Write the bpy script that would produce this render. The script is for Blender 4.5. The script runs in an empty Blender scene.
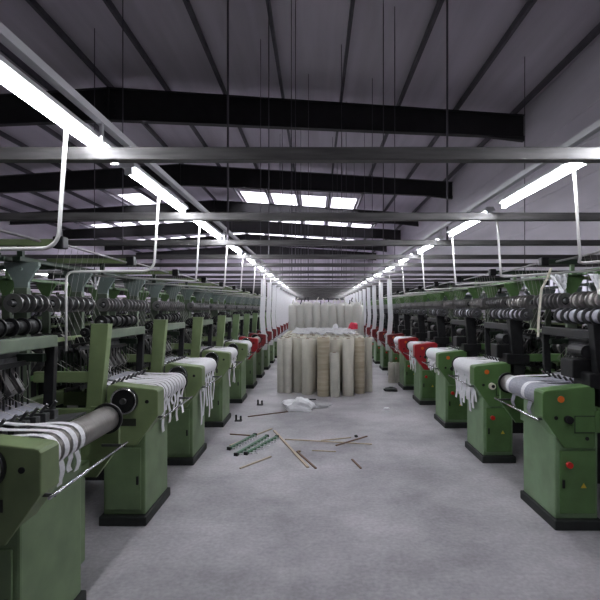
import bpy, bmesh, math, random
from mathutils import Vector, Matrix
R = random.Random(7)
C = bpy.context.scene.collection
PI = math.pi
F, HX, HY, CH = 480.0, 316.0, 309.0, 1.6     # lens in pixels, vanishing point, eye height

# ------------------------------------------------------------------ materials
def mat(name, col, rough=.5, metal=0, noise=0, scale=8, bump=0, spec=.5, col2=None, emit=None, stretch=None):
    m = bpy.data.materials.new(name); m.use_nodes = True
    nt = m.node_tree; b = nt.nodes['Principled BSDF']
    b.inputs['Base Color'].default_value = (*col, 1)
    b.inputs['Roughness'].default_value = rough
    b.inputs['Metallic'].default_value = metal
    b.inputs['Specular IOR Level'].default_value = spec
    if emit:
        b.inputs['Emission Color'].default_value = (*col, 1); b.inputs['Emission Strength'].default_value = emit
    if noise or bump or col2:
        tc = nt.nodes.new('ShaderNodeTexCoord'); n = nt.nodes.new('ShaderNodeTexNoise')
        n.inputs['Scale'].default_value = scale; n.inputs['Detail'].default_value = 6
        src = tc.outputs['Object']
        if stretch:
            mp = nt.nodes.new('ShaderNodeMapping'); mp.inputs['Scale'].default_value = stretch
            nt.links.new(src, mp.inputs[0]); src = mp.outputs[0]
        nt.links.new(src, n.inputs['Vector'])
        r = nt.nodes.new('ShaderNodeValToRGB')
        c2 = col2 or tuple(c * (1 - noise) for c in col)
        r.color_ramp.elements[0].position = .35; r.color_ramp.elements[1].position = .65
        r.color_ramp.elements[0].color = (*c2, 1); r.color_ramp.elements[1].color = (*col, 1)
        nt.links.new(n.outputs['Fac'], r.inputs[0]); nt.links.new(r.outputs[0], b.inputs['Base Color'])
        if bump:
            bp = nt.nodes.new('ShaderNodeBump'); bp.inputs['Strength'].default_value = bump; bp.inputs['Distance'].default_value = .02
            nt.links.new(n.outputs['Fac'], bp.inputs['Height']); nt.links.new(bp.outputs[0], b.inputs['Normal'])
    return m
M = {
 'olive': mat('olive_paint', (.21,.28,.13), .45, 0, .25, 5),
 'leftgreen': mat('left_green_paint', (.185,.27,.135), .45, 0, .25, 5),
 'green': mat('green_paint', (.115,.225,.075), .4, 0, .25, 5),
 'green2': mat('pedestal_green', (.215,.33,.18), .45, 0, .25, 4),
 'dkgreen': mat('dark_green', (.022,.04,.024), .55, 0, .4, 7),
 'pale_green': mat('pale_green_paint', (.14,.18,.125), .55, 0, .4, 5),
 'gusset': mat('grey_green_plate', (.19,.24,.22), .5, 0, .25, 6),
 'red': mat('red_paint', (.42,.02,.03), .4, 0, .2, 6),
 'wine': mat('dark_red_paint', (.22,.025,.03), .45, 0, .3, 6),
 'black': mat('black_iron', (.012,.012,.014), .5, .2, .5, 20),
 'plinth': mat('dark_plinth', (.02,.024,.022), .6, 0, .4, 9),
 'steel': mat('steel', (.38,.37,.37), .32, .9, .25, 30),
 'dullsteel': mat('dull_steel', (.13,.13,.135), .45, .6, .5, 25),
 'chrome': mat('chrome', (.65,.65,.68), .15, 1),
 'roller': mat('knurled_roller', (.33,.31,.29), .38, .7, .35, 12, stretch=(1, 30, 1)),
 'web': mat('white_webbing', (.78,.77,.8), .8, 0, .12, 60),
 'webgrey': mat('grey_webbing', (.33,.33,.38), .75, 0, .2, 50),
 'yarn': mat('pale_yarn', (.42,.4,.38), .85, 0, .4, 40),
 'thread': mat('thread', (.5,.48,.46), .8),
 'pvc': mat('white_pvc', (.75,.74,.72), .4, 0, .08, 5),
 'orange': mat('orange_button', (.8,.16,.02), .4),
 'redbtn': mat('red_button', (.6,.02,.015), .35),
 'cream': mat('cream_plastic', (.75,.72,.6), .4),
 'yellow': mat('yellow_sticker', (.7,.5,.05), .6),
 'plate': mat('dark_nameplate', (.03,.035,.025), .5),
 'roof': mat('roof_sheet', (.62,.57,.64), .4, .1, .18, .6, stretch=(4, .3, 1)),
 'rafter': mat('rafter_paint', (.018,.017,.019), .6, 0, .3, 3),
 'purlin': mat('purlin_steel', (.11,.10,.12), .5, .3, .3, 3),
 'tube': mat('galvanised_tube', (.13,.125,.125), .42, .35, .4, 6, stretch=(.6, 6, 6)),
 'hous': mat('lamp_housing', (.6,.6,.62), .4, 0, .1, 6),
 'lamp': mat('fluorescent_tube', (.93,.95,1.0), .3, emit=30),
 'wall': mat('wall_panel', (.62,.58,.64), .38, .05, .16, .7, stretch=(1, .5, 2.5)),
 'lower': mat('brick_paint', (.24,.25,.25), .7, 0, .2, 1.5),
 'frame': mat('window_frame_paint', (.3,.32,.34), .5),
 'rollp': mat('beige_roll', (.62,.59,.51), .7, 0, .16, 5, stretch=(2, 2, .5)),
 'rollg': mat('grey_beige_roll', (.58,.56,.50), .7, 0, .14, 5),
 'rollb': mat('brown_banded_roll', (.54,.48,.37), .7, 0, 0, 2.6, col2=(.38,.32,.23), stretch=(.6, .6, 5)),
 'core': mat('cardboard', (.22,.15,.09), .8, 0, .2, 20),
 'wood': mat('raw_wood', (.55,.46,.34), .7, 0, .25, 9, stretch=(12, 1, 1)),
 'brownw': mat('brown_wood', (.19,.11,.07), .7, 0, .3, 9),
 'bargreen': mat('green_bar', (.05,.15,.075), .5, 0, .3, 10),
 'pink': mat('pinkred_bag', (.8,.05,.1), .45, 0, .15, 12),
 'bagw': mat('white_bag', (.93,.93,.96), .4, 0, .08, 10),
}
# concrete floor
fm = bpy.data.materials.new('concrete_floor'); fm.use_nodes = True
nt = fm.node_tree; b = nt.nodes['Principled BSDF']; b.inputs['Roughness'].default_value = .55
tc = nt.nodes.new('ShaderNodeTexCoord')
n1 = nt.nodes.new('ShaderNodeTexNoise'); n1.inputs['Scale'].default_value = .8; n1.inputs['Detail'].default_value = 9; n1.inputs['Roughness'].default_value = .65
n2 = nt.nodes.new('ShaderNodeTexNoise'); n2.inputs['Scale'].default_value = 35; n2.inputs['Detail'].default_value = 4
r1 = nt.nodes.new('ShaderNodeValToRGB'); r1.color_ramp.elements[0].position = .38; r1.color_ramp.elements[1].position = .62
r1.color_ramp.elements[0].color = (.34,.325,.35,1); r1.color_ramp.elements[1].color = (.60,.575,.61,1)
mx = nt.nodes.new('ShaderNodeMix'); mx.data_type = 'RGBA'; mx.blend_type = 'MULTIPLY'; mx.inputs[0].default_value = .5
for n in (n1, n2): nt.links.new(tc.outputs['Object'], n.inputs['Vector'])
nt.links.new(n1.outputs['Fac'], r1.inputs[0]); nt.links.new(r1.outputs[0], mx.inputs[6]); nt.links.new(n2.outputs['Fac'], mx.inputs[7])
nt.links.new(mx.outputs[2], b.inputs['Base Color'])
bp = nt.nodes.new('ShaderNodeBump'); bp.inputs['Strength'].default_value = .15; bp.inputs['Distance'].default_value = .01
nt.links.new(n2.outputs['Fac'], bp.inputs['Height']); nt.links.new(bp.outputs[0], b.inputs['Normal'])
M['floor'] = fm
def translucent(name, col, mixf=.0, alpha=0):
    m = bpy.data.materials.new(name); m.use_nodes = True; nt = m.node_tree
    out = nt.nodes['Material Output']; nt.nodes.remove(nt.nodes['Principled BSDF'])
    t = nt.nodes.new('ShaderNodeBsdfTranslucent'); t.inputs[0].default_value = (*col, 1)
    d = nt.nodes.new('ShaderNodeBsdfDiffuse'); d.inputs[0].default_value = (*col, 1)
    x = nt.nodes.new('ShaderNodeMixShader'); x.inputs[0].default_value = mixf
    nt.links.new(t.outputs[0], x.inputs[1]); nt.links.new(d.outputs[0], x.inputs[2]); last = x
    if alpha:
        tr = nt.nodes.new('ShaderNodeBsdfTransparent'); y = nt.nodes.new('ShaderNodeMixShader'); y.inputs[0].default_value = alpha
        nt.links.new(x.outputs[0], y.inputs[1]); nt.links.new(tr.outputs[0], y.inputs[2]); last = y
    nt.links.new(last.outputs[0], out.inputs[0]); return m
M['skylight'] = translucent('skylight_sheet', (.95,.93,.97), .05)
M['pane'] = translucent('window_pane', (.38,.37,.4), .1)
M['film'] = translucent('plastic_film', (.8,.8,.82), .6, .45)
M['wrap'] = translucent('white_wrap', (.78,.77,.73), .8, .25)

# ------------------------------------------------------------------ mesh builder
class MB:
    def __init__(s): s.bm = bmesh.new()
    def box(s, a, b, bev=0, rot=None, piv=None):
        ret = bmesh.ops.create_cube(s.bm, size=1); vs = ret['verts']
        c = [(a[i] + b[i]) / 2 for i in range(3)]; d = [abs(b[i] - a[i]) for i in range(3)]
        for v in vs: v.co = Vector((v.co.x * d[0] + c[0], v.co.y * d[1] + c[1], v.co.z * d[2] + c[2]))
        if rot: 
            mt = Matrix.Rotation(rot[1], 4, rot[0]); pv = Vector(piv or c)
            for v in vs: v.co = mt @ (v.co - pv) + pv
        if bev:
            es = {e for v in vs for e in v.link_edges}
            bmesh.ops.bevel(s.bm, geom=list(es), offset=min(bev, min(d) * .45), segments=2, affect='EDGES', profile=.6)
        return s
    def cyl(s, p, q, r, n=16, r2=None):
        p = Vector(p); q = Vector(q); d = q - p
        mt = Matrix.Translation((p + q) / 2) @ d.to_track_quat('Z', 'Y').to_matrix().to_4x4()
        bmesh.ops.create_cone(s.bm, cap_ends=True, segments=n, radius1=r, radius2=r if r2 is None else r2, depth=d.length, matrix=mt)
        return s
    def tube(s, pts, r, n=8):
        pts = [Vector(p) for p in pts]; rings = []
        for i, p in enumerate(pts):
            t = (pts[min(i + 1, len(pts) - 1)] - pts[max(i - 1, 0)]).normalized()
            a = t.cross(Vector((.31, .2, .93))).normalized(); bb = t.cross(a)
            rings.append([s.bm.verts.new(p + r * (math.cos(2*PI*k/n) * a + math.sin(2*PI*k/n) * bb)) for k in range(n)])
        for i in range(len(rings) - 1):
            for k in range(n): s.bm.faces.new((rings[i][k], rings[i][(k+1) % n], rings[i+1][(k+1) % n], rings[i+1][k]))
        s.bm.faces.new(rings[0][::-1]); s.bm.faces.new(rings[-1]); return s
    def prism(s, poly, axis, a, b, bev=0):     # poly in the plane across axis; axis 'y': (x,z), 'x': (y,z), 'z': (x,y)
        def P(p, t): return {'y': (p[0], t, p[1]), 'x': (t, p[0], p[1]), 'z': (p[0], p[1], t)}[axis]
        A = [s.bm.verts.new(P(p, a)) for p in poly]; B = [s.bm.verts.new(P(p, b)) for p in poly]
        fs = [s.bm.faces.new(A), s.bm.faces.new(B[::-1])]
        for i in range(len(poly)):
            j = (i + 1) % len(poly); fs.append(s.bm.faces.new((A[i], B[i], B[j], A[j])))
        if bev:
            es = {e for f in fs[:2] for e in f.edges}
            bmesh.ops.bevel(s.bm, geom=list(es), offset=bev, segments=2, affect='EDGES', profile=.6)
        return s
    def lathe(s, prof, c=(0, 0, 0), n=24, axis='z'):
        rings = []
        for r, h in prof:
            ring = []
            for k in range(n):
                x, y = r * math.cos(2*PI*k/n), r * math.sin(2*PI*k/n)
                ring.append(s.bm.verts.new(Vector(c) + (Vector((x, y, h)) if axis == 'z' else Vector((x, h, y)))))
            rings.append(ring)
        for i in range(len(rings)):
            j = (i + 1) % len(rings)
            for k in range(n):
                s.bm.faces.new((rings[i][k], rings[i][(k+1) % n], rings[j][(k+1) % n], rings[j][k]))
        return s
    def ribbon(s, pts, wdir, w, th=.003):
        wd = Vector(wdir).normalized() * w / 2; pts = [Vector(p) for p in pts]; q = []
        for i, p in enumerate(pts):
            t = (pts[min(i + 1, len(pts) - 1)] - pts[max(i - 1, 0)]).normalized()
            nn = t.cross(wd).normalized() * th / 2
            q.append([s.bm.verts.new(p + wd + nn), s.bm.verts.new(p - wd + nn), s.bm.verts.new(p - wd - nn), s.bm.verts.new(p + wd - nn)])
        for i in range(len(q) - 1):
            for k in range(4): s.bm.faces.new((q[i][k], q[i][(k+1) % 4], q[i+1][(k+1) % 4], q[i+1][k]))
        s.bm.faces.new(q[0][::-1]); s.bm.faces.new(q[-1]); return s
    def build(s, name, m, parent=None, smooth=False):
        bmesh.ops.recalc_face_normals(s.bm, faces=s.bm.faces)
        me = bpy.data.meshes.new(name); s.bm.to_mesh(me); s.bm.free()
        me.materials.append(M[m] if isinstance(m, str) else m)
        if smooth: 
            for p in me.polygons: p.use_smooth = len(p.vertices) <= 4
        o = bpy.data.objects.new(name, me); C.objects.link(o)
        if parent: o.parent = parent
        return o
def tag(o, label, cat, group=None, kind=None):
    o['label'] = label; o['category'] = cat
    if group: o['group'] = group
    if kind: o['kind'] = kind
    return o
def struct(o): o['kind'] = 'structure'; return o
def thing(name, loc, label, cat, group=None):
    o = bpy.data.objects.new(name, None); o.empty_display_size = .1; C.objects.link(o); o.location = loc
    return tag(o, label, cat, group)
KIDS = {}
def kids(o):
    return [c for c in C.objects if c.parent == o]
def copy_tree(src, tree, parent=None):
    c = src.copy(); C.objects.link(c); c.parent = parent
    for ch, sub in tree: copy_tree(ch, sub, c)
    return c
def tree_of(o):
    return [(c, tree_of(c)) for c in kids(o)]
def dup(src, tree, loc, label=None, group=None):
    c = copy_tree(src, tree); c.location = loc
    if label: c['label'] = label
    if group: c['group'] = group
    return c
ORD = ['first','second','third','fourth','fifth','sixth','seventh','eighth','ninth','tenth','eleventh','twelfth','thirteenth','fourteenth',
       'fifteenth','sixteenth','seventeenth','eighteenth','nineteenth','twentieth','twenty-first','twenty-second','twenty-third','twenty-fourth',
       'twenty-fifth','twenty-sixth','twenty-seventh','twenty-eighth','twenty-ninth','thirtieth','thirty-first','thirty-second']

# ------------------------------------------------------------------ the hall
XR, XL, YE, YN = 6.1, -18.24, 56.0, -3.0
RX = -6.07
def roofz(x): return CH + 6.65 - .066 * abs(x - RX)
struct(MB().box((XL, YN, -.1), (XR, YE, 0)).build('floor', 'floor'))
# roof sheet with openings for skylights
sky_rows = [(26.6, 29.5, -4.4, 2.6), (34.2, 37.8, -17, 5.4), (41.8, 45.3, -17, 5.4), (50, 52.8, -17, 5.4)]
xs = sorted([RX + 1.7 * k for k in range(-8, 8) if XL < RX + 1.7 * k < XR] + [XL, XR])
ys = [YN]
for a, b_, _, _ in sky_rows: ys += [a, b_]
ys.append(YE)
roof = MB(); wn = 1
for i in range(len(xs) - 1):
    x0, x1 = xs[i], xs[i + 1]
    for j in range(len(ys) - 1):
        sky = False
        if j % 2 == 1:
            _, _, sa, sb = sky_rows[j // 2]
            sky = (x0 > sa and x1 < sb) or abs((x0 + x1) / 2 + 10) < .9  # lone skylight on the left slope is added to imitate a soft roof highlight
        if not sky: roof.prism([(x0, roofz(x0)), (x1, roofz(x1)), (x1, roofz(x1) + .06), (x0, roofz(x0) + .06)], 'y', ys[j], ys[j+1])
        else:
            m = MB().prism([(x0 + .16, roofz(x0 + .16) + .01), (x1 - .16, roofz(x1 - .16) + .01), (x1 - .16, roofz(x1 - .16) + .02), (x0 + .16, roofz(x0 + .16) + .02)], 'y', ys[j], ys[j+1])
            struct(m.build('window_%d' % wn, 'skylight')); wn += 1
            for e0, e1 in ((x0, x0 + .16), (x1 - .16, x1)):
                roof.prism([(e0, roofz(e0)), (e1, roofz(e1)), (e1, roofz(e1) + .06), (e0, roofz(e0) + .06)], 'y', ys[j], ys[j+1])
struct(roof.build('ceiling', 'roof'))
tn = 1
for x in xs[1:-1]:       # purlins
    z = roofz(x)
    m = MB().box((x - .035, YN, z - .17), (x + .035, YE, z - .005))
    struct(m.build('trim_%d' % tn, 'purlin')); tn += 1
def rafter(y):
    m = MB()
    zb = lambda x: CH + (5.55 - .042 * abs(x - RX))
    zt = lambda x: roofz(x) - .175
    for x0, x1 in ((XL, RX), (RX, XR)):
        m.prism([(x0, zb(x0)), (x1, zb(x1)), (x1, zt(x1)), (x0, zt(x0))], 'y', y - .012, y + .012)
        m.prism([(x0, zb(x0) - .02), (x1, zb(x1) - .02), (x1, zb(x1)), (x0, zb(x0))], 'y', y - .11, y + .11)
        m.prism([(x0, zt(x0) - .02), (x1, zt(x1) - .02), (x1, zt(x1)), (x0, zt(x0))], 'y', y - .11, y + .11)
    m.box((RX - .02, y - .13, zb(RX) - .1), (RX + .02, y + .13, zt(RX)))
    for x in (RX - .16, RX + .16):
        for k in range(4): m.cyl((x, y - .03, zb(RX) + .15 + .2 * k), (x, y + .03, zb(RX) + .15 + .2 * k), .03, 8)
    # haunch and stanchion at the right wall
    m.prism([(XR - 1.2, zb(XR) + .02), (XR, zb(XR) + .02), (XR, zb(XR) - .12)], 'y', y - .08, y + .08)
    return m
for y in (0.1, 7.1, 14.1, 21.5, 28.6, 34.6, 41.4, 48.6):
    global_n = tn
    struct(rafter(y).build('trim_%d' % tn, 'rafter')); tn += 1
# walls: right one with a window band
def wall_y(name, x0, x1, wins, ze):
    m = MB(); z0, z1 = 1.85, 2.5; y = YN
    m.box((x0, YN, 0), (x1, YE, z0)); m.box((x0, YN, z1), (x1, YE, ze))
    for a, b_ in wins: m.box((x0, y, z0), (x1, a, z1)); y = b_
    m.box((x0, y, z0), (x1, YE, z1))
    # sheet ribs
    return m
rw = [(9.6, 14.2), (17.5, 20.5), (24, 27), (31, 34), (38, 41), (45, 48)]
struct(wall_y('wall_right', XR, XR + .15, rw, roofz(XR) + .05).build('wall_right', 'wall'))
struct(wall_y('wall_left', XL - .15, XL, rw, roofz(XL) + .05).build('wall_left', 'wall'))
m = MB()
for k in range(5): m.box((XR - .02, YN, 3.1 + k * .75), (XR, YE, 3.12 + k * .75))
struct(m.build('trim_%d' % tn, 'wall')); tn += 1
for side, x in (('r', XR), ('l', XL - .15)):
    for a, b_ in rw:
        f = MB(); n = int((b_ - a) / .25)
        f.box((x + .04, a, 1.85), (x + .1, b_, 1.9)); f.box((x + .04, a, 2.45), (x + .1, b_, 2.5))
        for k in range(n + 1):
            yy = a + (b_ - a) * k / n; f.box((x + .04, yy - .02, 1.9), (x + .1, yy + .02, 2.45))
        fo = struct(f.build('window_%d' % wn, 'frame'))
        MB().box((x + .06, a, 1.86), (x + .07, b_, 2.49)).build('pane', 'pane', fo); wn += 1
m = MB(); xw = [-15, -11, -7, 4.8]
m.box((XL, YE, 0), (XR, YE + .15, 1.2)); m.prism([(XL, 2.7), (XR, 2.7), (XR, roofz(XR)), (RX, roofz(RX)), (XL, roofz(XL))], 'y', YE, YE + .15)
px = XL
for x in xw: m.box((px, YE, 1.2), (x - 1, YE + .15, 2.7)); px = x + 1
m.box((px, YE, 1.2), (XR, YE + .15, 2.7))
struct(m.build('wall_back', 'wall'))
for x in xw:
    f = MB()
    for k in range(5): f.box((x - 1 + .48 * k, YE + .03, 1.2), (x - .96 + .48 * k, YE + .09, 2.7))
    fo = struct(f.build('window_%d' % wn, 'frame')); wn += 1
    MB().box((x - 1, YE + .05, 1.2), (x + 1, YE + .06, 2.7)).build('pane', 'pane', fo)
struct(MB().prism([(XL, 0), (XR, 0), (XR, roofz(XR)), (RX, roofz(RX)), (XL, roofz(XL))], 'y', YN - .15, YN).build('wall_front', 'wall'))

# ------------------------------------------------------------------ overhead tubes, rods, lamps, conduits
ZB = 2.35
beamY = [2.34, 3.91, 5.45, 6.92, 8.2] + [9.75 + 1.52 * k for k in range(20)]
for k, y in enumerate(beamY):
    h = .031
    b0 = MB().box((-10.5, y - h, ZB - h), (XR, y + h, ZB + h), .006).build('cross_tube', 'tube')
    tag(b0, 'square steel tube hung across the whole hall, %s from the camera' % ORD[k], 'steel tube', 'steel tubes crossing above the aisle')
rodN = 0
rodspec = [(2, -1.0, .012), (2, 1.49, .012), (3, -.68, .008), (4, 1.15, .008), (4, -.35, .006)]
for k in range(5, 25): rodspec += [(k, (-1.0, -.5, .6, 1.5)[k % 4], .008), (k, (.9, 1.6, -1.3, -.2)[k % 4], .008)]
rodspec += [(2, -4.2, .01), (4, -3.3, .01), (6, -5.2, .01), (3, 4.6, .01), (6, 4.9, .01), (0, -7.5, .012), (1, -7.5, .012), (0, 5.5, .012), (1, 5.5, .012)]
rcount = {}
for k, x, r in rodspec:
    y = beamY[k]; rcount.setdefault(k, []).append(x)
    o = MB().cyl((x, y, ZB + .031), (x, y, roofz(x) - .002), r, 8).build('hanger_rod', 'purlin')
    side = 'far left' if x < -2.5 else 'left' if x < 0 else 'far right' if x > 2.5 else 'right'
    dist = ' near the lane centre' if abs(x) < .55 else ''
    tag(o, 'steel hanger rod of the %s cross tube, on the %s%s' % (ORD[k], side, dist), 'hanger rod', 'rods hanging the cross tubes from the roof')

def lamp_proto():
    t = thing('fluorescent_light', (0, 0, 0), '', 'lamp')
    MB().prism([(-.03, .03), (.03, .03), (.045, .0), (.03, -.006), (-.03, -.006), (-.045, .0)], 'y', 0, 1.2).build('housing', 'hous', t)
    MB().cyl((0, .03, -.028), (0, 1.17, -.028), .015, 12).build('tube', 'lamp', t, True)
    MB().box((-.02, .005, -.045), (.02, .03, -.005)).box((-.02, 1.17, -.045), (.02, 1.195, -.005)).build('lamp_holder', 'hous', t)
    return t
lp = lamp_proto(); lt = tree_of(lp); first = True
rows = [('left of the aisle', -1.10, [1.45, 2.8, 4.28, 5.75] + [7.2 + 1.5 * k for k in range(16)]),
        ('right of the aisle', 1.47, [1.1, 2.58, 4.05, 5.65, 7.2] + [8.75 + 1.5 * k for k in range(15)]),
        ('over the next lane far left', -6.3, [5 + 1.9 * k for k in range(12)])]
for nm, x, yy in rows:
    for k, y in enumerate(yy):
        lab = 'lit white fluorescent tube light, %s along the row %s' % (ORD[k], nm)
        loc = (x, y, ZB + .083)
        if first: lp.location = loc; lp['label'] = lab; lp['group'] = 'tube lights in long rows'; first = False
        else: dup(lp, lt, loc, lab, 'tube lights in long rows')
    s = -1 if x < 0 else 1
    t = MB().box((x - s * .055 - .018, .9, ZB + .15), (x - s * .055 + .018, yy[-1] + 1.3, ZB + .185)).build('cable_tray', 'hous')
    tag(t, 'long pale cable channel above the tube lights %s' % nm, 'cable channel')
    for b_ in beamY[::2]:
        if b_ < yy[-1]: MB().box((x - s * .055 - .008, b_ - .008, ZB + .031), (x - s * .055 + .008, b_ + .008, ZB + .15)).build('bracket', 'hous', t)
def conduit(s, x0, y, x1, zend, rowname, k, drop=True):
    pts = [(x0, y, ZB + .05), (x0 + s * .03, y, 1.95)]
    for a in range(1, 6):
        t = a / 6 * PI / 2; pts.append((x0 + s * (.03 + .08 * (1 - math.cos(t))), y, 1.95 - .08 * math.sin(t)))
    pts += [(x0 + s * .12, y, 1.87), (x1 - s * .05, y, 1.865)]
    for a in range(1, 5):
        t = a / 5 * PI / 2; pts.append((x1 - s * .05 + s * .05 * math.sin(t), y, 1.865 - .05 * (1 - math.cos(t))))
    pts += [(x1, y, 1.8), (x1, y, zend)]
    if not drop: pts = pts[:2] + [(x0 + s * .035, y, 1.90), (x0 + s * .045, y + .03, 1.875), (x0 + s * .08, y + .05, 1.87), (x1 + s * .8, y + .1, 1.95)]
    o = MB().tube(pts, .009, 10).build('conduit_pipe', 'pvc', None, True)
    tag(o, 'white plastic conduit dropping from the lights to the %s loom %s' % (ORD[k], rowname), 'pipe', 'white conduits feeding the looms')
LY = [2.04, 3.55, 4.92, 6.5, 8.15, 9.65] + [11.15 + 1.5 * k for k in range(14)]
RY = [3.48, 4.99, 6.45, 8.0, 9.5] + [11.0 + 1.5 * k for k in range(14)]
for k in range(8): conduit(-1, -1.12, [2.15, 3.42, 4.62, 6.05, 7.35, 8.85, 10.4, 11.9][k], -1.78, 1.3, 'left of the aisle', k, k < 2)
for k in range(7): conduit(1, 1.49, [2.77, 3.96, 5.25, 6.75, 8.3, 9.8, 11.3][k], 1.9, 1.4, 'right of the aisle', k, False)

# ------------------------------------------------------------------ needle looms
def loom(s, green, ped, red=False, cream=False, near=True):
    hd = red or green
    X = lambda u: s * u
    t = thing('needle_loom', (0, 0, 0), '', 'loom')
    def B(m, u0, u1, v0, v1, w0, w1, bev=0, **kw): return m.box((X(u0), v0, w0), (X(u1), v1, w1), bev, **kw)
    B(MB(), .10, .45, -.02, .58, 0, .07, .01).build('plinth', 'plinth', t)
    pd = B(MB(), .12, .43, .02, .56, .07, .88, .012).build('pedestal', ped, t)
    dr = B(MB(), .15, .41, .008, .022, .11, .57, .006).build('door', green if s > 0 else ped, pd)
    B(MB(), .165, .18, -.004, .01, .3, .36).build('latch', 'black', pd)
    if s > 0:
        MB().cyl((X(.21), .01, .47), (X(.21), -.02, .47), .022, 16).build('stop_button', 'redbtn', pd, True)
        MB().prism([(X(.30), .30), (X(.34), .30), (X(.32), .335)], 'y', .004, .0085).build('warning_sticker', 'yellow', pd)
    poly = [(.02, .81), (.02, .985), (.03, 1.0), (.05, 1.006), (.36, 1.04), (.39, 1.03), (.40, 1.01), (.40, .60), (.385, .585), (.20, .585), (.175, .592)]
    h = MB().prism([(X(u), w) for u, w in poly], 'y', 0, .15, .008).build('head_box', hd, t)
    if s < 0:
        MB().cyl((X(.26), .005, .925), (X(.26), -.035, .925), .096, 28).build('hand_wheel', 'black', h, True)
        MB().lathe([(.084, 0), (.096, 0), (.096, -.008), (.084, -.008)], (X(.26), -.035, .925), 28, 'y').build('rim_ring', 'chrome', h, True)
        MB().cyl((X(.26), -.035, .925), (X(.26), -.06, .925), .022, 14).build('wheel_hub', 'dullsteel', h, True)
        MB().cyl((X(.10), .003, .915), (X(.10), -.006, .915), .014, 14).build('bolt', 'black', h, True)
        B(MB(), .18, .34, -.003, .003, .735, .79).build('name_plate', 'plate', h)
    else:
        MB().cyl((X(.15), .003, .945), (X(.15), -.006, .945), .024, 20).build('indicator_lamp', 'orange', h, True)
        kb = MB().cyl((X(.20), .003, .80), (X(.20), -.035, .80), .034 if cream else .028, 20).build('knob', 'cream' if cream else 'black', h, True)
        if cream: MB().cyl((X(.205), -.03, .80), (X(.205), -.037, .80), .018, 14).build('knob_cap', 'black', h, True)
        MB().cyl((X(.115), .003, .81), (X(.115), -.006, .81), .014, 14).build('bolt', 'black', h, True)
        MB().cyl((X(.34), .003, .66), (X(.34), -.005, .66), .014, 14).build('bolt', 'black', h, True)
        q = MB(); B(q, .25, .395, -.003, .002, .82, .826); B(q, .25, .395, -.003, .002, .7, .706); B(q, .248, .254, -.003, .002, .7, .826)
        q.build('panel_seam', 'dkgreen', h)
    MB().cyl((X(.145), .15, .922), (X(.145), .95, .922), .078, 28).build('take_off_roller', 'roller', t, True)
    MB().cyl((X(.145), .15, .922), (X(.145), .165, .922), .09, 24).build('roller_flange', 'black', t, True); MB().cyl((X(.145), .925, .922), (X(.145), .945, .922), .095, 24).build('roller_flange', 'black', t, True)
    MB().prism([(X(u), w) for u, w in [(.08, .74), (.08, .86), (.11, .89), (.36, .9), (.38, .88), (.38, .55), (.22, .55)]], 'y', .95, .98, .005).build('end_plate', hd, t)
    q = MB(); B(q, .26, .40, .24, .98, .58, .66, .008); B(q, .3, .4, .9, .98, .02, .58, .01); q.build('front_beam', ped, t)
    MB().cyl((X(-.015), .0, .795), (X(-.015), .84, .80), .007, 10).build('guide_bar', 'chrome', t, True)
    B(MB(), -.02, .1, .04, .05, .785, .80).build('bar_bracket', 'dullsteel', t); B(MB(), -.02, .12, .8, .81, .785, .80).build('bar_bracket', 'dullsteel', t)
    # bed and rear frame
    q = MB(); B(q, .40, 1.32, .0, .06, .70, .86, .01); B(q, .40, 1.32, .92, .98, .70, .86, .01); B(q, .42, .52, .0, .98, .76, .88, .008); B(q, 1.2, 1.3, 0, .98, .72, .84, .01)
    q.build('bed_frame', green, t)
    for v in (.0, .91): B(MB(), 1.2, 1.29, v, v + .07, 0, .72, .008).build('leg', 'dkgreen', t)
    B(MB(), .44, .9, .24, .92, .24, .72, .02).build('drive_cover', 'black', t)
    # near post with arm: green on the left row, black on the right
    pc = green if s < 0 else 'black'
    MB().prism([(X(.45), .84), (X(.56), .84), (X(.52), 1.49), (X(.39), 1.49)], 'y', .01, .09, .006).build('post', pc, t)
    MB().prism([(X(.47), .84), (X(.53), .84), (X(.51), 1.38), (X(.45), 1.38)], 'y', .90, .94, .004).build('post', 'black', t)
    B(MB(), .44, .50, .07, .92, 1.37, 1.44, .008).build('arm', 'pale_green' if s < 0 else 'black', t)
    B(MB(), .54, .96, .03, .08, 1.05, 1.13, .006).build('cross_beam', green, t)
    B(MB(), .50, 1.02, .86, .90, 1.28, 1.33, .006).build('arm', 'dkgreen', t)
    MB().prism([(X(.50), 1.005), (X(.88), 1.045), (X(.88), 1.051), (X(.50), 1.011)], 'y', .42, .92).build('cover_plate', 'webgrey', t)
    if s > 0:
        q = MB(); B(q, .36, .60, .0, .22, 1.02, 1.13, .01); B(q, .30, .48, .12, .3, 1.08, 1.22, .01); q.cyl((X(.4), .1, 1.28), (X(.4), .3, 1.28), .05, 14)
        q.build('pattern_box', 'black', t)
    # weaving zone: needle units along the breast, heddle frames behind them
    q = MB()
    for k in range(8):
        v = .14 + .095 * k
        B(q, .40, .50, v, v + .045, .90, 1.0, .004); q.cyl((X(.44), v + .02, 1.0), (X(.40), v + .02, 1.05), .009, 8)
    q.build('needle_unit', 'dullsteel', t)
    B(MB(), .27, .44, .26, .93, .945, .955, rot=('Y', s * .12)).build('cloth_plate', 'dullsteel', t)
    for k in range(5):
        u = .60 + .055 * k; q = MB(); z = .96 + .02 * (k % 3)
        B(q, u, u + .014, .12, .90, z, z + .03); B(q, u, u + .014, .12, .90, z + .30, z + .33)
        for j in range(14): B(q, u + .004, u + .01, .14 + .057 * j, .152 + .057 * j, z, z + .3)
        q.build('heddle_frame', 'dullsteel' if k % 2 else 'black', t)
    q = MB()
    for k in range(7):
        v = .16 + .1 * k
        q.prism([(X(.56), 1.12), (X(.585), 1.10), (X(.70), 1.30), (X(.68), 1.32)], 'y', v, v + .03 + .02 * (k % 2))
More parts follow.
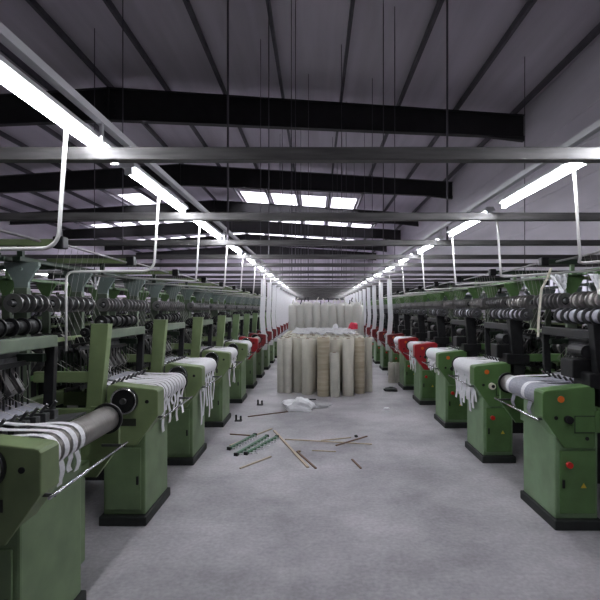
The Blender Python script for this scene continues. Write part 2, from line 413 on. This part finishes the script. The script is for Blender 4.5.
    q.build('lever_bank', 'steel' if s < 0 else 'dullsteel', t)
    q = MB().cyl((X(.78), .3, 1.22), (X(.78), .62, 1.22), .09, 18); q.cyl((X(.78), .2, 1.22), (X(.78), .3, 1.22), .045, 14); q.build('motor', 'dkgreen', t, True)
    B(MB(), .66, .92, .56, .9, 1.14, 1.36, .02).build('control_box', 'black', t)
    q = MB()
    for k in range(6):
        v = .12 + .06 * k; q.cyl((X(.62), v, 1.42), (X(.62), v + .03, 1.42), .035 + .008 * (k % 3), 12)
    q.cyl((X(.62), .09, 1.42), (X(.62), .93, 1.42), .012, 8); q.build('tension_roller', 'black', t)
    q = MB()
    for k in range(10):
        a = R.uniform(0, 6); c = (X(.49 + R.uniform(-.03, .03)), .10 + R.uniform(-.03, .06), 1.16 + R.uniform(-.05, .05))
        q.tube([(c[0] + .035 * math.cos(a + b * .9), c[1] + .02 * math.sin(a * 2 + b), c[2] + .045 * math.sin(a + b * .9) - .006 * b) for b in range(7)], .003, 4)
    q.build('yarn_tuft', 'web', t)
    # rear posts with gusset tops, rails
    for v in (.02, .86):
        B(MB(), 1.0, 1.1, v, v + .05, .84, 1.76, .006).build('rear_post', 'pale_green', t)
        g = MB().prism([(X(.92), 1.95), (X(1.18), 1.95), (X(1.18), 1.92), (X(1.10), 1.80), (X(1.10), 1.74), (X(1.0), 1.74), (X(1.0), 1.80), (X(.92), 1.92)], 'y', v + .01, v + .04, .003)
        g.cyl((X(1.05), v + .002, 1.9), (X(1.05), v + .05, 1.9), .012, 8); g.build('gusset_plate', 'gusset' if s < 0 else green, t)
    q = MB(); B(q, 1.0, 1.06, -.06, 1.24, 1.95, 1.985, .004); B(q, 1.12, 1.16, -.06, 1.24, 1.95, 1.985, .004)
    B(q, 1.04, 1.08, .03, .06, 1.95, 2.08); q.build('top_rail', 'dkgreen' if s < 0 else 'green2', t)
    B(MB(), .76, 1.62, .01, .06, 2.07, 2.12, .005).build('cross_bar', 'olive' if s < 0 else 'dkgreen', t)
    q = MB().cyl((X(.76), .03, 2.09), (X(.76), 1.28, 2.07), .010, 8); q.build('side_rod', 'steel', t, True)
    q = MB(); B(q, .72, .80, .0, .08, 2.05, 2.14, .01); q.build('clamp', 'black', t)
    B(MB(), .96, 1.0, -.05, 1.25, 1.33, 1.365, .004).build('rear_rail', 'olive', t)
    # shafts of flanged warp spools
    def shaft(u, w, v0, v1, n, r, ml, nm, core):
        sh = MB().cyl((X(u), v0, w), (X(u), v1, w), r * .3, 12).build(nm, 'dullsteel', t, True)
        dm = None
        if near:
            for k in range(n):
                v = v0 + .04 + (v1 - v0 - .08) * k / (n - 1)
                if dm is None:
                    d0 = MB().lathe([(r * .45, -.006), (r, -.006), (r, .006), (r * .45, .006)], (0, 0, 0), 22, 'y').build('flange', ml, sh); dm = d0.data
                else:
                    d0 = bpy.data.objects.new('flange', dm); C.objects.link(d0); d0.parent = sh
                d0.location = (X(u), v, w)
        else:
            q = MB()
            for k in range(n):
                v = v0 + .04 + (v1 - v0 - .08) * k / (n - 1); q.cyl((X(u), v - .006, w), (X(u), v + .006, w), r, 14)
            q.build('flange', ml, sh)
        q = MB()
        for k in range(n - 1):
            v = v0 + .04 + (v1 - v0 - .08) * (k + .5) / (n - 1); hw = (v1 - v0 - .08) / (n - 1) * .4
            q.cyl((X(u), v - hw, w), (X(u), v + hw, w), r * (.62 + .2 * ((k * 7) % 3) / 2), 16)
        q.build('yarn_winding', core, sh, True)
    if s > 0:
        shaft(.45, 1.545, -.3, .62, 9, .065, 'dullsteel', 'front_shaft', 'webgrey')
        shaft(.86, 1.68, -.25, .35, 7, .085, 'steel', 'rear_shaft', 'black')
        shaft(.86, 1.68, .5, 1.1, 7, .085, 'steel', 'rear_shaft', 'yarn')
    else:
        shaft(.50, 1.50, .1, .8, 7, .05, 'black', 'front_shaft', 'black')
        shaft(.90, 1.64, -.34, .06, 5, .066, 'steel', 'rear_shaft', 'black')
        shaft(.90, 1.64, .14, .8, 7, .066, 'steel', 'rear_shaft', 'black')
    # warp beams low at the back and threads
    shaft(1.42, 1.15, .05, .93, 6, .15, 'dullsteel', 'warp_beam', 'yarn')
    for v in (0, .94):
        MB().prism([(X(1.24), .8), (X(1.3), .8), (X(1.3), 1.0), (X(1.46), 1.0), (X(1.46), 1.16), (X(1.3), 1.16), (X(1.24), 1.08)], 'y', v, v + .04).build('beam_bracket', 'dkgreen', t)
    q = MB()
    for k in range(9):
        v = .1 + .095 * k
        q.tube([(X(.8), v, 2.085), (X(.88), v, 1.66), (X(.72), v, 1.28)], .0016, 3)
        q.tube([(X(.84), v, 1.20), (X(.60), v, 1.06), (X(.46), v, 1.0)], .002, 3)
    q.build('warp_thread', 'thread', t)
    q = MB()
    for k in range(10):
        v = .15 + .07 * k; a = R.uniform(-.03, .03)
        q.tube([(X(.56 + a), v, 1.24), (X(.53), v + a, 1.16), (X(.60 + a), v, 1.08)], .0025, 4)
    q.build('thread_loop', 'yarn', t)
    return t
GR = 'looms in the rows beside the aisle'
def loomname(k, side, extra):
    return '%s, %s in the row %s' % (extra, ORD[k], side)
protos = {}
def place(key, mk, loc, label):
    if key not in protos:
        o = mk(); protos[key] = (o, tree_of(o)); o.location = loc; o['label'] = label; o['group'] = GR
    else:
        o = dup(protos[key][0], protos[key][1], loc, label, GR)
    return o
XA, XB = -1.15, 1.625
for k, y in enumerate(LY):
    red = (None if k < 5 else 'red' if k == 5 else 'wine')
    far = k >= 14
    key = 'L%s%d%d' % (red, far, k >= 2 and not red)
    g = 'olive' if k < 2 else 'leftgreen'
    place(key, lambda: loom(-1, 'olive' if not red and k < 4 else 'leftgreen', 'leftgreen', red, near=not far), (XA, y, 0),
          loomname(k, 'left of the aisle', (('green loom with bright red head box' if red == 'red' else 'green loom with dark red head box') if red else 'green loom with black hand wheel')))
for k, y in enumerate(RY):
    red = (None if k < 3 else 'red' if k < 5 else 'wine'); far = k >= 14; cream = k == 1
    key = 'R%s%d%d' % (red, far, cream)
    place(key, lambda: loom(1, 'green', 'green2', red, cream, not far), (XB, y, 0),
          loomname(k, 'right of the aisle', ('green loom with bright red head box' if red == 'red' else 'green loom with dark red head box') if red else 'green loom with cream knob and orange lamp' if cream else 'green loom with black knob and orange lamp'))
pl = lambda: loom(-1, 'leftgreen', 'leftgreen', near=True)
pr = lambda: loom(1, 'green', 'green2', near=True)
for k in range(16): place('Rf', pr, (-4.75, 4.2 + 1.5 * k, 0), 'dim green loom facing away from the aisle, %s behind the left row' % ORD[k])
for k in range(13): place('Lf', pl, (-7.6, 8.0 + 1.5 * k, 0), 'dim green loom across the far left lane, %s from the camera' % ORD[k])
for k in range(15): place('Lf', pl, (5.15, 4.6 + 1.5 * k, 0), 'dim green loom facing the right wall, %s from the camera' % ORD[k])

# ------------------------------------------------------------------ webbing over the take-off rollers
def over(s, x0, y, dy=0, tail=.8, lift=0, start=.50, zst=1.02, r=.080):
    """path from the needles over the roller and down its front"""
    X = lambda u: x0 + s * u
    pts = [(X(start), y + dy, zst), (X(start - .12), y + dy * .6, .985 + lift + .01), (X(.20), y, .922 + r + .004 + lift * .3)]
    for a in range(0, 9):
        t = PI / 2 + a / 8 * PI * .66
        pts.append((X(.145 + (r + .003) * math.cos(t)), y, .922 + (r + .003) * math.sin(t)))
    z0 = pts[-1][2]; n = 6; ph = R.uniform(0, 6)
    for a in range(1, n + 1):
        z = z0 + (tail - z0) * a / n
        pts.append((X(.092 + .008 * math.sin(ph + a * 1.1)), y + .006 * math.sin(ph + a * .8), z))
    return pts
def webbing(side, k, vs, w, tails, m='web', label=''):
    s, x0, y0 = (-1, XA, LY[k]) if side == 'L' else (1, XB, RY[k])
    t = thing('elastic_webbing', (x0 + s * .165, y0 + .6, 1.0), label, 'webbing', 'webbing drawn over the loom rollers')
    for i, v in enumerate(vs):
        tl = tails[i % len(tails)]
        mb = MB().ribbon(over(s, x0, y0 + v, R.uniform(-.05, .05), tl, R.uniform(0, .02)), (0, 1, 0), w)
        o = mb.build('strip', m if isinstance(m, str) else m[i % len(m)], None)
        o.data.transform(Matrix.Translation(-Vector(t.location))); o.parent = t
    return t
webbing('L', 0, [.22, .30, .38, .46], .044, [.80, .74, .78, .76], label='four white elastic strips over the steel roller of the nearest left loom')
webbing('L', 1, [.21 + .077 * i for i in range(10)], .056, [.78, .72, .60, .76, .64], label='row of white elastic strips on the second left loom roller')
webbing('L', 2, [.21 + .063 * i for i in range(12)], .061, [.75, .35, .70, .42, .78, .5], label='white strips with long dangling tails on the third left loom')
webbing('L', 3, [.20 + .060 * i for i in range(13)], .061, [.75, .8, .76, .5, .48, .7], label='white cloth with one bunched tail on the fourth left loom')
webbing('L', 4, [.20 + .060 * i for i in range(13)], .061, [.8, .78, .7, .75], label='white cloth covering the roller of the fifth left loom')
webbing('R', 0, [.19 + .063 * i for i in range(10)], .064, [.86, .87, .86, .76, .87], ['webgrey', 'webgrey', 'webgrey', 'webgrey', 'web'], label='pale grey webbing over the nearest right loom roller')
webbing('R', 1, [.19 + .063 * i for i in range(12)], .064, [.60, .52, .56, .46, .58], label='wide white webbing with fringe tails on the second right loom')
webbing('R', 2, [.19 + .063 * i for i in range(12)], .064, [.76, .68, .8, .7], label='white webbing with short tails on the third right loom')
webbing('R', 3, [.27 + .066 * i for i in range(9)], .05, [.55, .5, .62], label='white tails beside the first red head box on the right')
webbing('R', 4, [.19 + .063 * i for i in range(12)], .064, [.76, .7], label='white webbing by the second red head box on the right')
def hung(side, k):
    s, x0, y0 = (-1, XA, LY[k]) if side == 'L' else (1, XB, RY[k])
    X = lambda u: x0 + s * u
    mb = MB(); yc = y0 + .34
    top = (X(.11), yc + .02, ZB - .033); 
    pts = [top, (X(.115), yc + .015, 1.9), (X(.14), yc + .01, 1.4), (X(.115), yc, 1.08), (X(.09), yc, .97), (X(.075), yc, .88), (X(.07), yc, .74), (X(.08), yc, .62)]
    mb.ribbon(pts, (1, .25, 0), .12, .006)
    q = [(X(.30), yc + .1, 1.0), (X(.17), yc + .1, .998)] + [(X(.165 + .084 * math.cos(PI/2 + a / 5 * PI / 2)), yc + .1, .912 + .084 * math.sin(PI/2 + a / 5 * PI / 2)) for a in range(6)] + [(X(.08), yc + .1, .75)]
    mb.ribbon(q, (0, 1, 0), .30, .004)
    o = mb.build('hanging_webbing', 'web')
    tag(o, 'wide white band hung from the tubes to the %s loom of the %s row' % (ORD[k], 'left' if side == 'L' else 'right'), 'webbing', 'white bands hanging over the far looms')
for k in range(6, 18): hung('L', k)
for k in range(5, 17): hung('R', k)

# ------------------------------------------------------------------ rolls standing in the aisle
def P(px, py, z=0):
    y = F * (CH - z) / (py - HY); return Vector(((px - HX) * y / F, y, z))
def roll(r, h, m, loc, label, group=None, tilt=None, ribs=False):
    t = thing('material_roll', loc, label, 'roll', group)
    pr = [(.032, 0.0), (r - .004, 0.0), (r, .006)]
    if ribs:
        for i in range(1, 12): pr += [(r - .0035, h * i / 12 - .01), (r + .001, h * i / 12)]
    pr += [(r, h - .008), (r - .006, h)]
    for i in range(4): pr += [(r - .02 - (r - .06) * i / 4, h - .003 * (i % 2) - .002)]
    pr += [(.032, h - .002)]
    MB().lathe(pr, n=26).build('winding', m, t, True)
    MB().lathe([(.022, .002), (.031, .002), (.031, h + .006), (.022, h + .006)], n=16).build('core_tube', 'core', t, True)
    if tilt: t.rotation_euler = tilt
    return t
front = [(280.5, 393, .07, 1.03, 'rollg', 'slim grey-beige roll at the left end of the pile front'),
 (287.5, 393.3, .088, 1.05, 'rollg', 'plain grey-beige roll, second from left along the pile front'),
 (297, 392.5, .064, 1.04, 'rollg', 'narrow beige roll between two wider ones at the pile front'),
 (307.5, 395, .11, 1.04, 'rollp', 'wide cream roll left of the brown striped roll'),
 (323.5, 397, .115, 1.08, 'rollb', 'brown roll with striped bands standing at the front of the pile'),
 (335.5, 397.5, .088, .80, 'rollg', 'short grey roll leaning slightly, lower than its neighbours'),
 (348.5, 396.5, .105, 1.05, 'rollp', 'cream roll right of the short grey roll'),
 (360, 394, .098, 1.05, 'rollb', 'smooth brown-tinted roll near the right end of the pile front'),
 (369, 392, .072, 1.05, 'rollp', 'slim cream roll at the right end of the pile front')]
for px, py, r, h, m, lab in front:
    p = P(px, py); p.y += r
    roll(r, h, m, p, lab, 'rolls packed in the pile', (0, math.radians(-1.6), 0) if h < .9 else None, m == 'rollb' and r > .11)
rp = roll(.103, 1.05, 'rollp', (0, 0, 0), ''); rpt = tree_of(rp); used = False
for j in range(11):
    for i in range(7):
        x = -.58 + .238 * i + (.05 if j % 2 else 0) + R.uniform(-.008, .008); y = 9.28 + .235 * j + R.uniform(-.008, .008)
        lab = ('beige roll standing inside the pile, hidden behind its front rolls' if 0 < i < 6 and j < 10 else
               'beige roll on the %s of the pile' % ('left flank' if i == 0 else 'right flank' if i == 6 else 'back row'))
        sc = (1, 1, R.choice([.97, 1, 1.0, 1.02]))
        if not used: rp.location = (x, y, 0); rp['label'] = lab; rp['group'] = 'rolls packed in the pile'; o = rp; used = True
        else: o = dup(rp, rpt, (x, y, 0), lab, 'rolls packed in the pile')
        o.scale = sc
# tall wrapped rolls behind the pile
def wrapped(x, y, h, r, lab):
    t = thing('wrapped_roll', (x, y, 0), lab, 'wrapped roll', 'tall wrapped rolls behind the pile')
    MB().lathe([(.02, 0), (r, 0), (r, h - .08), (r * .9, h - .04), (r * .5, h), (.02, h + .002)], n=18).build('wrapping', 'wrap', t, True)
    pts = [(0, 0, h), (R.uniform(-.02, .02), 0, h + .05), (R.uniform(-.05, .05), R.uniform(-.03, .03), h + .11)]
    MB().tube(pts, .014, 6).build('twisted_end', 'black' if R.random() < .5 else 'rollg', t, True)
for j in range(2):
    for i in range(9):
        wrapped(-.60 + .205 * i + .1 * j, 12.15 + .22 * j, 1.70 + R.uniform(0, .1), .095, 'tall translucent white wrapped roll, %s from left in the %s rank behind the pile' % (ORD[i], 'front' if j == 0 else 'rear'))
def crumple(name, m, loc, sx, sy, sz, seed, sub=3, amp=.35, smooth=False, flat=True):
    rr = random.Random(seed); bm = bmesh.new(); bmesh.ops.create_icosphere(bm, subdivisions=sub, radius=1)
    dirs = [(Vector((rr.uniform(-1, 1), rr.uniform(-1, 1), rr.uniform(-1, 1))).normalized(), rr.uniform(.3, 1)) for _ in range(26)]
    for v in bm.verts:
        d = v.co.normalized(); k = 1
        for dd, a in dirs:
            c = max(0, d.dot(dd)); k += amp * a * (c ** 14) * (1 if a > .55 else -1)
        k += rr.uniform(-.09, .09)
        v.co = Vector((d.x * sx * k, d.y * sy * k, d.z * sz * k))
        if flat and v.co.z < -sz * .45: v.co.z = -sz * .45
    mb = MB(); mb.bm.free(); mb.bm = bm
    lo = min(v.co.z for v in bm.verts)
    for v in bm.verts: v.co.z -= lo
    o = mb.build(name, m, None, smooth); o.location = loc; return o
# film over the pile top: crumpled thin sheet
mb = MB(); nx, ny = 26, 30; V = []
for j in range(ny + 1):
    row = []
    for i in range(nx + 1):
        x = -.5 + 1.3 * i / nx; y = 9.6 + 2.3 * j / ny
        row.append(mb.bm.verts.new((x + R.uniform(-.012, .012), y, 1.115 + R.uniform(-.025, .03) + .02 * math.sin(i * .9 + j * .5))))
    V.append(row)
for j in range(ny):
    for i in range(nx): mb.bm.faces.new((V[j][i], V[j][i+1], V[j+1][i+1], V[j+1][i]))
o = mb.build('plastic_film', 'film'); tag(o, 'crumpled clear plastic film lying on top of the roll pile', 'plastic film')
sm = o.modifiers.new('thick', 'SOLIDIFY'); sm.thickness = .002
y = 11.2
tag(crumple('plastic_bag', 'pink', ((353 - HX) * y / F, y, 1.13), .105, .08, .105, 3, amp=.3), 'pinkish red bag on top of the roll pile', 'bag')
tag(crumple('cloth_scrap', 'bagw', ((336 - HX) * y / F, y + .1, 1.13), .05, .05, .09, 8), 'small white scrap on the pile beside the red bag', 'scrap')
def cloth(px, py, y, sx, sz, seed, lab):
    rr = random.Random(seed); mb = MB(); nu, nv = 14, 10; G = []
    for b_ in range(nv + 1):
        row = []; tv = b_ / nv; wv = sx * (1 - .75 * tv ** 1.3); off = sx * .35 * tv * rr.choice((1, 1))
        for a in range(nu + 1):
            ta = a / nu * 2 - 1
            row.append(mb.bm.verts.new((ta * wv + off, .03 * math.sin(ta * 9 + seed) * (.4 + tv) + rr.uniform(-.008, .008), -tv * sz * 2 * (1 - .3 * abs(ta)) + rr.uniform(-.006, .006))))
        G.append(row)
    for b_ in range(nv):
        for a in range(nu): mb.bm.faces.new((G[b_][a], G[b_][a+1], G[b_+1][a+1], G[b_+1][a]))
    o = mb.build('cloth_scrap', 'bagw'); o.location = ((px - HX) * y / F, y, CH - (py - HY) * y / F + sz)
    md = o.modifiers.new('thick', 'SOLIDIFY'); md.thickness = .004
    tag(o, lab, 'cloth', 'white cloths hung on the rear rails')
cloth(93, 281, 4.95, .09, .09, 41, 'white cloth hung from the rear rail over the third left loom')
cloth(528, 284, 6.1, .10, .12, 42, 'white cloth hung between green gussets above the second right loom')
cloth(559, 283, 5.0, .10, .10, 43, 'white cloth hung between green gussets above the nearest right loom')
cloth(598, 285, 4.0, .08, .09, 44, 'white cloth hung at the right edge above the nearest loom')
y = 3.9; pts = [((px - HX) * y / F, y, CH - (py - HY) * y / F) for px, py in ((551, 268), (547, 279), (541.5, 289), (540, 305), (538.5, 322), (538, 337))]
o = MB().ribbon(pts, (1, .3, 0), .022, .005).build('hanging_strap', 'cream'); tag(o, 'cream strap hanging bent in front of the spools of the nearest right loom', 'strap')
# short rolls beside the right row
for px, r, lab in ((391.5, .075, 'left one of two short pale rolls beside the right looms'), (398.5, .075, 'right one of two short pale rolls beside the right looms')):
    p = P(px, 382.5); roll(r, .44, 'rollg', p, lab, 'short rolls by the right row')

# ------------------------------------------------------------------ floor litter
tag(crumple('plastic_bag', 'bagw', P(301, 410), .20, .13, .10, 21, amp=.5), 'crumpled white plastic bag lying on the floor before the roll pile', 'bag')
tag(crumple('plastic_wrapper', 'film', P(315, 407), .20, .12, .05, 33, amp=.5), 'clear plastic wrapper beside the white bag on the floor', 'wrapper')
def stick(a, b_, w, h, m, lab, name='wooden_stick', cat='stick', z=0.0, z2=None):
    p = P(*a); q = P(*b_); d = q - p; L = d.length; c = (p + q) / 2
    o = MB().box((-L / 2, -w / 2, 0), (L / 2, w / 2, h), min(w, h) * .2).build(name, m)
    o.location = (c.x, c.y, z + .001); o.rotation_euler = (0, -math.atan2((z2 if z2 is not None else z) - z, L), math.atan2(d.y, d.x))
    tag(o, lab, cat, 'sticks scattered on the floor'); return o
stick((248, 417), (288, 412), .02, .012, 'brownw', 'thin brown stick pointing at the white bag')
stick((230, 434.6), (251, 436), .02, .012, 'brownw', 'short brown stick by the left looms')
stick((230, 446), (272, 429), .022, .012, 'wood', 'pale stick lying left beyond the green bars')
stick((274, 431), (308, 468), .028, .014, 'wood', 'long pale stick running towards the camera at centre')
stick((297, 452), (316, 469), .02, .012, 'brownw', 'brown stick close beside the long pale one')
stick((285, 441), (372, 446), .022, .012, 'wood', 'long pale stick lying across the lane', z=.015)
stick((321, 441), (351, 438), .018, .012, 'wood', 'short pale stick beyond the long crosswise stick')
stick((336, 448.5), (367, 439), .02, .012, 'brownw', 'brown stick crossing the long pale stick at right', z=.028)
stick((312, 451), (336, 452), .016, .01, 'wood', 'small pale stick nearest below the crosswise stick')
stick((352, 460), (361, 469), .02, .012, 'brownw', 'short brown stick alone at lower right')
stick((240, 469), (271, 457), .022, .012, 'wood', 'pale stick below the green bars')
stick((296, 400.5), (316, 400), .02, .02, 'black', 'dark stick just before the roll pile')
def bar(a, b_, lab):
    p = P(*a); q = P(*b_); d = q - p; L = d.length; c = (p + q) / 2
    t = thing('toothed_bar', (c.x, c.y, .001), lab, 'metal bar', 'green bars on the floor'); t.rotation_euler = (0, 0, math.atan2(d.y, d.x))
    MB().box((-L / 2, -.018, 0), (L / 2, .018, .03), .004).build('rail', 'bargreen', t)
    th = MB().box((0, -.06, .004), (.014, -.018, .018)).build('tooth', 'web', t); th.location = (-L / 2 + .04, 0, 0)
    for k in range(1, 9):
        th2 = th.copy(); C.objects.link(th2); th2.parent = t; th2.location = (-L / 2 + .04 + (L - .1) * k / 8, 0, 0)
    for e in (-1, 1): MB().box((e * L / 2 - .012, -.022, 0), (e * L / 2 + .012, .022, .034)).build('end_cap', 'black', t)
bar((236, 456), (267, 437.5), 'green slotted bar on the floor, nearer the left looms')
bar((246, 455), (277, 438), 'green slotted bar on the floor, nearer the lane centre')
bar((229, 450), (255, 436), 'green slotted bar on the floor, closest to the left looms')
for i in range(4): stick((250 + 6 * i, 452 - 3.6 * i), (258 + 6 * i, 453.5 - 3.6 * i), .012, .006, 'web', ['nearest','second','third','farthest'][i] + ' white sliver beside the green bars', 'plastic_sliver', 'sliver')
def caster(px, py, lab):
    p = P(px, py); t = thing('floor_bracket', p, lab, 'bracket', 'black brackets on the floor')
    MB().box((-.05, -.035, 0), (.05, .035, .015), .003).build('foot', 'black', t)
    MB().box((-.045, -.01, .015), (-.02, .01, .09), .003).box((.02, -.01, .015), (.045, .01, .075), .003).build('upright', 'black', t)
caster(260, 405, 'small black bracket on the floor in the lane at left')
caster(238.5, 421, 'black bracket on the floor beside the left loom plinths')
tag(crumple('cloth_scrap', 'bagw', P(387, 408.5), .045, .03, .012, 5), 'white scrap on the floor near the right looms', 'scrap')
tag(crumple('floor_debris', 'black', P(356, 437), .02, .02, .018, 6), 'small dark lump on the floor near the crossed sticks', 'debris')
tag(crumple('cloth_bundle', 'plinth', P(391, 391), .12, .08, .06, 9), 'dark bundle on the floor before the two short rolls', 'bundle')
tag(crumple('floor_debris', 'core', P(299, 452), .02, .02, .012, 16), 'brown crumb at the end of the small brown stick', 'debris')

# ------------------------------------------------------------------ world, camera, view
w = bpy.data.worlds.new('sky'); bpy.context.scene.world = w; w.use_nodes = True
bg = w.node_tree.nodes['Background']; bg.inputs[0].default_value = (.93, .95, 1, 1); bg.inputs[1].default_value = 3.0
cam = bpy.data.cameras.new('camera'); co = bpy.data.objects.new('camera', cam); C.objects.link(co)
co.location = (0, 0, CH); co.rotation_euler = (PI / 2, 0, 0)
cam.sensor_width = 36; cam.lens = 36 * F / 600; cam.shift_x = -(HX - 300) / 600; cam.shift_y = (HY - 300) / 600
cam.clip_end = 200
sc = bpy.context.scene; sc.camera = co
sc.view_settings.view_transform = 'Standard'; sc.view_settings.look = 'None'; sc.view_settings.gamma = 1
sc.view_settings.use_curve_mapping = False; sc.view_settings.exposure = 1.3
sc.cycles.max_bounces = 6; sc.cycles.transparent_max_bounces = 8
